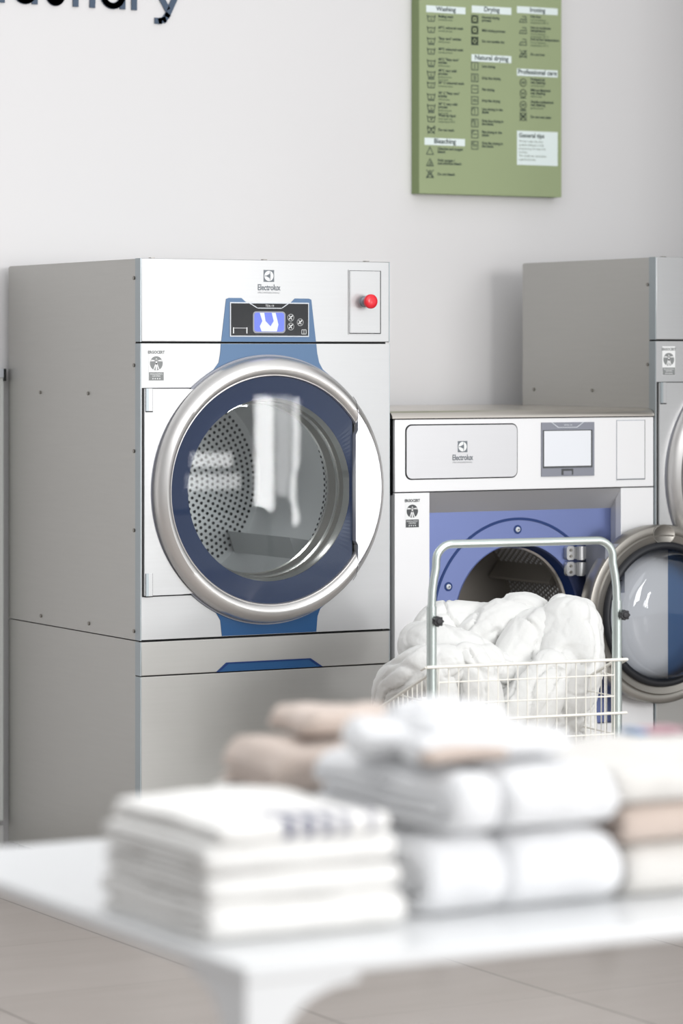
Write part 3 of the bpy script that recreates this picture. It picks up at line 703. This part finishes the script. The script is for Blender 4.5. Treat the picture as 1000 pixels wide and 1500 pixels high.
# rims
W_([(-.022,-.016,zr+.003),(CW+.022,-.016,zr+.003)], r1, 8)
W_([(-.022,.016,zr-.006),(-.022,-.016,zr+.003)], r1*.8, 8); W_([(CW+.022,-.016,zr+.003),(CW+.022,.014,zr-.008),(CW-.010,.018,zr-.010)], r1*.8, 8)
W_([(x0,y0,zr-.006),(x0,y1,rail(y1))], r1, 8); W_([(x1,y0,zr-.006),(x1,y1,rail(y1))], r1, 8); W_([(x0,y1,rail(y1)),(x1,y1,rail(y1))], r1, 8)
W_([(-.018,-.016,.570),(CW+.020,-.016,.570)], r1*.85, 8); W_([(CW+.02,-.016,.570),(CW+.014,.016,.566),(x1,y0+.03,.566)], r1*.8, 8)
for z in (.669,.614,.516,.460,.405,.350,.295,.240):
    W_([(x0,-.012,z),(x1,-.012,z)], r2)
    for x in (x0, x1):
        yy2 = min(y1, (z-zr)/SL)
        if yy2 > .02: W_([(x,y0,z),(x,min(yy2,y1),z)], r2)
    if z < rail(y1): W_([(x0,y1,z),(x1,y1,z)], r2)
n = 18
for k in range(n+1):
    x = x0+(x1-x0)*k/n; W_([(x,-.012,zr),(x,-.012,.20)], r2); W_([(x,y1,rail(y1)),(x,y1,.20)], r2); W_([(x,-.012,.20),(x,y1,.20)], r2)
n = 20
for k in range(n+1):
    yk = y0+(y1-y0)*k/n
    for x in (x0, x1): W_([(x,yk,rail(yk)),(x,yk,.20)], r2)
    W_([(x0,yk,.20),(x1,yk,.20)], r2)
wb.build('wire_basket', 'wire', cart, smooth=60)
for x in (.02, CW-.02):
    for y_ in (.03, L-.03):
        w_ = MB().m('bezel_grey').box(x-.016, x+.016, y_-.012, y_+.012, .10, .165)
        w_.m('black_rubber').tube([(x-.012,y_,.055),(x+.012,y_,.055)], .055, 24)
        w_.build('castor', None, cart, smooth=40)

# ---------------------------------------------------------------- duvet in the cart
def nz(p, s, o=0.0): return noise.noise(Vector((p.x*s+o, p.y*s+o*1.7, p.z*s-o)))
def ridge(p, s, o): return (1-abs(nz(p, s, o))*2.2)
dv = MB()
def lobe(path, radii, flat=.85, seed=0, wr=.006, seg=56, n=64, twist=0.0, cap=1.0):
    """plump cloth lobe swept along a smooth path with creased surface"""
    P_ = [Vector(p) for p in path]; m = len(P_)
    def cat(a, b, c, d, t): return .5*((2*b)+(-a+c)*t+(2*a-5*b+4*c-d)*t*t+(-a+3*b-3*c+d)*t*t*t)
    def samp(arr, u):
        q = u*(m-1); i = min(int(q), m-2); t = q-i
        return cat(arr[max(i-1,0)], arr[i], arr[i+1], arr[min(i+2,m-1)], t)
    rings = []; up = None; rl = radii
    Ltot = sum((P_[i+1]-P_[i]).length for i in range(m-1))
    e = min(.45, (rl[0]+rl[-1])*.5*cap/(Ltot+1e-6))
    for j in range(n+1):
        th = pi*j/n; u = j/n
        # rounded ends: move along beyond the path ends
        s0 = -e+(1+2*e)*(1-cos(th))/2
        uu = min(max(s0, 0), 1); c = samp(P_, uu)
        tg = (samp(P_, min(uu+.02, 1))-samp(P_, max(uu-.02, 0))).normalized()
        rr = samp(rl, uu)
        if s0 < 0: k = min(1, -s0/e); c = c-tg*k*rl[0]*cap; rr *= sqrt(max(0, 1-k*k))
        if s0 > 1: k = min(1, (s0-1)/e); c = c+tg*k*rl[-1]*cap; rr *= sqrt(max(0, 1-k*k))
        if up is None: up = Vector((V[0], V[1], 0))
        a = (up-tg*up.dot(tg)).normalized(); b = tg.cross(a)
        ring = []
        for i in range(seg):
            ph = 2*pi*i/seg+twist*uu
            d = a*cos(ph)*flat+b*sin(ph)
            p = c+d*rr
            q = Vector((p.x, p.y, p.z))
            # broad puffs, sharp seams between them, fine gathers running along the path
            w1 = Vector((uu*2.2+seed, sin(ph)*1.1+nz(q, 6, seed)*.9, cos(ph)*1.1))
            puffs = nz(q, 8, seed+3)
            c1 = abs(noise.noise(w1*.85)); c2 = abs(nz(q, 13, seed+9)); c3 = abs(noise.noise(Vector((uu*2.5+nz(q,9,seed)*1.2, ph*1.9, seed+4.2))))
            crease = lambda v, w: max(0, 1-v/w)**1.5
            dsp = wr*(1.6*puffs-1.9*crease(c1, .09)-.45*crease(c2, .10)-.35*crease(c3, .16)+.8)
            p = p+d.normalized()*dsp*min(1, rr/.03)
            ring.append(dv.b.verts.new(p))
        rings.append(ring)
    for A, B in zip(rings, rings[1:]):
        for i in range(seg): dv.f([A[i], A[(i+1) % seg], B[(i+1) % seg], B[i]])
def px(*pts): return [at(x, y, d) for x, y, d in pts]
K = 1/555.0
lobe(px((648,934,8.82),(690,932,8.84),(745,936,8.84),(790,940,8.88)), [50*K,50*K,54*K,46*K], .9, 1, .007, seg=90, n=110)   # back left mass
lobe(px((614,945,8.70),(645,957,8.62),(690,972,8.60),(725,985,8.62)), [34*K,42*K,38*K,28*K], .9, 2, .006, seg=80, n=100)     # left shoulder
lobe(px((690,948,8.76),(728,925,8.78),(766,908,8.80),(798,928,8.82)), [36*K,40*K,41*K,36*K], .85, 3, .007, seg=80, n=100)    # centre ridge
lobe(px((784,925,8.74),(762,965,8.70),(745,1010,8.66),(725,1060,8.62)), [38*K,42*K,42*K,38*K], .8, 4, .006, seg=80, n=100)   # middle diagonal
lobe(px((836,921,8.74),(830,965,8.70),(820,1015,8.70),(812,1065,8.70)), [47*K,52*K,54*K,44*K], .85, 5, .008, seg=110, n=140) # tall right lobe
lobe(px((822,896,8.80),(850,902,8.80)), [24*K,24*K], .9, 6, .005)
lobe(px((806,978,8.60),(792,1010,8.56),(768,1050,8.54),(730,1105,8.52)), [28*K,36*K,38*K,34*K], .62, 7, .006, seg=80, n=110) # lower right fold
lobe(px((688,968,8.50),(703,1000,8.48),(708,1060,8.48)), [25*K,28*K,30*K], .7, 8, .005, seg=70, n=90)                        # front standing fold
lobe(px((666,962,8.49),(680,951,8.50),(700,957,8.50)), [8*K,11*K,10*K], .9, 9, .003, seg=32, n=40)                           # rolled lip
lobe(px((655,975,8.50),(612,985,8.53),(578,1003,8.66),(566,1030,8.72)), [30*K,33*K,30*K,22*K], .85, 10, .006, seg=80, n=100) # overflow to the left
lobe(px((640,990,8.47),(650,1020,8.47),(652,1070,8.47)), [22*K,20*K,20*K], .7, 11, .004)
lobe(px((846,1040,8.70),(850,1078,8.68)), [22*K,20*K], .8, 12, .006)
lobe(px((690,1060,8.76),(760,1070,8.76),(820,1080,8.80)), [60*K,70*K,50*K], .9, 13, .006)                                    # core
duv = dv.build('duvet', 'duvet', smooth=80)
tag(duv, 'crumpled white duvet heaped over the rim of the wire cart', 'duvet')

# ---------------------------------------------------------------- table
TZ = .75; tx0, ty0 = -2.033, -4.534; tx1, ty1 = -.20, -3.472
tb = thing('folding_table', 'long white table with curved leg brackets in the foreground', 'table', (tx0, ty0, 0))
TW, TD = tx1-tx0, ty1-ty0
MB().box(0, TW, 0, TD, TZ-.020, TZ).build('tabletop', 'table', tb, bevel=.004, seg=3)
def leg_strip(mb, put):
    """tapered leg face that widens upwards into a concave bracket; put(u, z, side) makes a vertex"""
    zt = TZ-.0195; rows = [(.046, 0), (.046, .35), (.048, .60)]
    for k in range(0, 15):
        a = pi/2*k/14; rows.append((.052+.105*(1-cos(a)), zt-.012-.070*(1-sin(a))))
    rows.append((.158, zt))
    vs = [[[put(u, z, q) for q in (0, 1)] for u in (0, w_)] for w_, z in rows]
    for A, B in zip(vs, vs[1:]):
        for q in (0, 1): mb.f([A[0][q], A[1][q], B[1][q], B[0][q]])
        for e in (0, 1): mb.f([A[e][0], A[e][1], B[e][1], B[e][0]])
    for A in (vs[0], vs[-1]): mb.f([A[0][0], A[1][0], A[1][1], A[0][1]])
for X, sx_ in ((.004, 1), (TW-.004, -1)):
    for Y, sy_ in ((.004, 1), (TD-.004, -1)):
        lg = MB()
        leg_strip(lg, lambda u, z, q: lg.b.verts.new((X+sx_*u, Y+sy_*.020*q, z)))
        leg_strip(lg, lambda u, z, q: lg.b.verts.new((X+sx_*(.0003+.0194*q), Y+sy_*(.0202+u*.87), z)))
        lg.build('leg', 'table', tb, smooth=30)

# ---------------------------------------------------------------- folded linen
def fold_profile(Dp, t, layers):
    """centre line of a cloth folded so that one round fold faces -Y; list of (y, z)"""
    P_ = []
    if layers == 4:
        R1, R2 = 1.5*t, .5*t; zc = 2*t
        for k in range(13): P_.append((Dp-.01-(Dp-.01-R1)*k/12, zc-R1))
        for k in range(1, 13): a = -pi/2-pi*k/12; P_.append((R1+R1*cos(a), zc+R1*sin(a)))
        for k in range(1, 13): P_.append((R1+(Dp-R1-.02)*k/12, zc+R1))
        for k in range(1, 7): a = pi/2-pi*k/6; P_.append((Dp-.02+R2*cos(a), zc+t+R2*sin(a)))
        for k in range(1, 13): P_.append((Dp-.02-(Dp-.02-2*t)*k/12, zc+.5*t))
        for k in range(1, 9): a = pi/2+pi*k/8; P_.append((2*t+R2*cos(a), zc+R2*sin(a)))
        for k in range(1, 13): P_.append((2*t+(Dp-.03-2*t)*k/12, zc-.5*t))
    else:
        R1 = .5*t; zc = t
        for k in range(17): P_.append((Dp-(Dp-R1)*k/16, zc-R1))
        for k in range(1, 13): a = -pi/2-pi*k/12; P_.append((R1+R1*cos(a), zc+R1*sin(a)))
        for k in range(1, 17): P_.append((R1+(Dp-R1-.01)*k/16, zc+R1))
    return P_
def folded(name, mk, label, cat, loc, wd, Dp, h, layers=4, rz=0, puff=.004, seed=1, group=None, nx=36, sag=0, round_=.5, crease=(), plump=.08):
    t = h/layers; prof = fold_profile(Dp, t, layers); n = len(prof); mb = MB(); th = t*.47
    def off(i, s_):
        a = Vector(prof[max(i-1,0)]); b = Vector(prof[min(i+1,n-1)]); d = (b-a).normalized(); q = Vector((-d.y, d.x))
        return Vector(prof[i])+q*s_
    g = {}
    for j in range(nx+1):
        u = j/nx; e = abs(2*u-1); x = wd*u
        k = 1-round_*max(0, (e-.90)/.10)**2.2
        cr = sum(math.exp(-((u-c0)/.022)**2) for c0 in crease)
        for i in range(n):
            for s_ in (0, 1):
                p = off(i, th*k if s_ else -th*k)
                v = Vector((x, p.x, p.y)); o_ = seed*3.1
                d = nz(v, 9, o_)*puff+nz(v, 26, o_+7)*puff*.45
                front = max(0, 1-p.x/(Dp*.3))
                v.y += -abs(nz(Vector((x,0,p.y)), 12, o_))*puff*1.2*front + cr*.018*front
                v.z = max(.0006, v.z+(d if v.z > t*.6 else d*.1)*min(1, v.z/h*1.4)+sag*(-.5+v.z/h)*0 - cr*.012*min(1,v.z/h))
                pl = max(0, (e-.70)/.30)**2.2*plump
                v.z *= 1-pl; v.y += pl*.10*(1 if v.y < Dp/2 else -1)*Dp
                v.x += nz(v, 14, o_+2)*puff*.9*(1 if e > .8 else 0)
                g[i,j,s_] = mb.b.verts.new(v)
    for j in range(nx):
        for i in range(n-1):
            mb.f([g[i,j,1],g[i+1,j,1],g[i+1,j+1,1],g[i,j+1,1]]); mb.f([g[i,j,0],g[i,j+1,0],g[i+1,j+1,0],g[i+1,j,0]])
        for i in (0, n-1): mb.f([g[i,j,0],g[i,j,1],g[i,j+1,1],g[i,j+1,0]])
    for i in range(n-1):
        for j in (0, nx): mb.f([g[i,j,0],g[i,j,1],g[i+1,j,1],g[i+1,j,0]])
    o = mb.build(name, mk, smooth=75)
    o.location = loc; o.rotation_euler = (0,0,rz)
    tag(o, label, cat, group); return o
G1 = 'white towels stacked at the table corner'
X0, Y0 = -2.008, -4.378
zz = TZ+.0005
for i, (h, dx, w_, lay, mk, lb) in enumerate((
    (.0500, 0, .293, 4, 'towel', 'thick white folded towel at the bottom of the front left stack'),
    (.0345, .004, .283, 4, 'towel', 'white folded towel second from the bottom of the front left stack'),
    (.0375, .003, .280, 4, 'towel', 'white folded towel third from the bottom of the front left stack'))):
    folded('folded_towel', mk, lb, 'towel', (X0+dx, Y0+.004*i, zz), w_, .330-.004*i, h, lay, 0, .0035, i+1, G1); zz += h+.0012
folded('folded_towel', 'stripe', 'white folded towel with navy stripes topping the front left stack', 'towel', (X0+.022, Y0+.012, zz), .252, .315, .025, 2, 0, .004, 9, G1)
G2 = 'bulky folded linen in the middle stack'
folded('folded_bathrobe', 'towel_cool', 'bulky white folded bathrobe lying on the table in the middle stack', 'bathrobe', (-1.670,-4.352,TZ+.0005), .312, .33, .106, 4, 0, .009, 21, G2, crease=(.40,), round_=.6, plump=.16)
folded('folded_bathrobe', 'towel_cool', 'bulky white folded bathrobe upper in the middle stack, tied mid-way', 'bathrobe', (-1.648,-4.380,TZ+.1130), .272, .385, .082, 4, 0, .009, 22, G2, crease=(.30,), round_=.65, plump=.24)
G3 = 'linen stack cut off by the right edge'
folded('folded_towel', 'towel_warm', 'off-white folded towel on the table at the right edge, bottom of three', 'towel', (-1.345,-4.345,TZ+.0005), .33, .34, .072, 4, 0, .006, 31, G3)
folded('folded_towel', 'beige', 'beige folded towel between two white ones at the right edge', 'towel', (-1.352,-4.345,TZ+.0755), .33, .34, .052, 4, 0, .006, 32, G3)
folded('folded_towel', 'towel_warm', 'cream-white folded towel topping the stack at the right edge', 'towel', (-1.364,-4.350,TZ+.1305), .35, .36, .050, 4, 0, .007, 33, G3)
# back stack, under the beige folds
G4 = 'linen stack at the back of the table'
bx, by = -1.672, -3.90
for i, (h, lb) in enumerate(((.036,'bottom'),(.036,'middle'),(.036,'upper'))):
    folded('folded_towel', 'towel_warm', 'white folded towel, %s one under the rolled beige towel' % lb, 'towel', (bx+.02, by+.01*i, TZ+.0005+.0378*i), .20, .20, h, 4, 0, .003, 41+i, G4)
folded('folded_towel', 'beige', 'plump beige folded towel behind the striped towel', 'towel', (bx+.015, by-.005, TZ+.1135), .22, .20, .066, 4, radians(-2), .009, 45, G4, round_=.8, plump=.42)
folded('folded_towel', 'beige', 'beige towel with a rolled edge draped highest on the heap', 'towel', (bx+.085, by+.04, TZ+.1885), .20, .15, .034, 2, radians(-6), .009, 46, G4, round_=.8, plump=.5)
# crumpled white garment on top
def heap(name, mk, label, cat, lobes, seed):
    global dv
    dv = MB()
    for i, (pa, ra, fl_) in enumerate(lobes): lobe([Vector(p) for p in pa], ra, fl_, seed+i, .005, seg=36, n=40)
    o = dv.build(name, mk, smooth=80); return tag(o, label, cat)
h_ = TZ+.202
heap('bathrobe', 'towel_cool', 'loosely folded white bathrobe lying on top of the middle stack', 'bathrobe', [
    ([(-1.66,-4.16,h_+.022),(-1.55,-4.20,h_+.022),(-1.44,-4.22,h_+.018)], [.024,.024,.018], 2.4),
    ([(-1.60,-4.22,h_+.030),(-1.52,-4.18,h_+.036),(-1.46,-4.12,h_+.032)], [.020,.022,.018], 2.2),
    ([(-1.56,-4.10,h_+.036),(-1.50,-4.10,h_+.040),(-1.42,-4.12,h_+.030)], [.020,.022,.018], 1.6),
    ([(-1.64,-4.28,h_+.016),(-1.50,-4.29,h_+.018),(-1.42,-4.27,h_+.016)], [.017,.018,.016], 2.2)], 60)
heap('belt', 'beige', 'beige fabric belt lying across the white bathrobe heap', 'belt', [
    ([(-1.655,-4.335,h_+.012),(-1.60,-4.325,h_+.014),(-1.54,-4.335,h_+.012)], [.008,.009,.008], 1.6)], 80)
folded('folded_cloth', 'blue_cloth', 'tiny blue folded cloth lying at the back of the right-hand linen stack', 'cloth', (-1.122,-4.05,TZ+.1835), .016, .05, .008, 2, 0, .0008, 51, None, nx=8)
folded('folded_cloth', 'pink_cloth', 'tiny dusky pink folded cloth lying at the back of the right-hand linen stack', 'cloth', (-1.101,-4.05,TZ+.1835), .065, .05, .008, 2, 0, .0008, 52, None, nx=8)

# ---------------------------------------------------------------- light
def area(name, loc, target, size, sizey, power, col=(1,1,1)):
    l = bpy.data.lights.new(name, 'AREA'); l.shape = 'RECTANGLE'; l.size = size; l.size_y = sizey; l.energy = power; l.color = col
    o = bpy.data.objects.new(name, l); COL.objects.link(o); o.location = loc
    o.rotation_euler = (Vector(target)-Vector(loc)).to_track_quat('-Z', 'Y').to_euler(); return o
area('window_light_right', (1.9,-9.0,2.5), (.6,0,.9), 3.0, 2.4, 300, (1,.995,.985))
area('window_light_left', (-6.2,-6.5,2.6), (-.8,-2,1.0), 2.0, 2.0, 12, (.95,.98,1))
area('ceiling_light', (-1.2,-2.9,3.25), (-1.2,-2.4,0), 4.5, 3.0, 75, (1,1,1))
def strip(x0, x1, z0, z1, rad, yw=-10.0):
    a = area('window_strip', ((x0+x1)/2, yw, (z0+z1)/2), ((x0+x1)/2, 0, (z0+z1)/2), x1-x0, z1-z0, rad*pi*(x1-x0)*(z1-z0)); return a
strip(5.50, 5.68, .50, 1.42, 32); strip(5.70, 5.84, .62, 1.42, 12); strip(5.86, 5.93, .38, 1.40, 24)
strip(4.90, 5.28, .86, .97, 15); strip(4.86, 5.36, .68, .80, 11)
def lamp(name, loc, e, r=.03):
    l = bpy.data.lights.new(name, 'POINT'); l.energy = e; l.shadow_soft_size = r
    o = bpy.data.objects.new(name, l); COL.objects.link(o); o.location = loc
lamp('drum_fill', (.394,.2,1.33), 1.3)  # added fill that brightens the inside of the left dryer's drum
lamp('drum_fill', (1.18,.3,.88), .22)  # added fill so the washer drum's diamonds show

wd = bpy.data.worlds.new('room_light'); SC.world = wd; wd.use_nodes = True; nt = wd.node_tree
bg = nt.nodes['Background']
tc = nt.nodes.new('ShaderNodeTexCoord'); dt = nt.nodes.new('ShaderNodeVectorMath'); dt.operation = 'DOT_PRODUCT'
nt.links.new(tc.outputs['Generated'], dt.inputs[0]); dt.inputs[1].default_value = Vector((.62,-.72,.32)).normalized()
mr = nt.nodes.new('ShaderNodeMapRange'); mr.inputs[1].default_value = -.6; mr.inputs[2].default_value = .85; mr.inputs[3].default_value = .34; mr.inputs[4].default_value = 1.0
nt.links.new(dt.outputs['Value'], mr.inputs[0]); nt.links.new(mr.outputs[0], bg.inputs['Strength'])
bg.inputs['Color'].default_value = (.97,.985,1,1)

# ---------------------------------------------------------------- camera
cam = bpy.data.cameras.new('camera'); co = bpy.data.objects.new('camera', cam); COL.objects.link(co); SC.camera = co
co.location = CP; co.rotation_euler = (pi/2, 0, -TH)
cam.sensor_fit = 'HORIZONTAL'; cam.sensor_width = 24.0; cam.lens = 24.0*F/1000
cam.shift_y = -(750-CY)/1000.0
cam.clip_start = .1; cam.clip_end = 60
cam.dof.use_dof = True; cam.dof.focus_distance = 9.0; cam.dof.aperture_fstop = 2.55; cam.dof.aperture_blades = 0
SC.view_settings.view_transform = 'Standard'; SC.view_settings.look = 'None'; SC.view_settings.exposure = 0.0
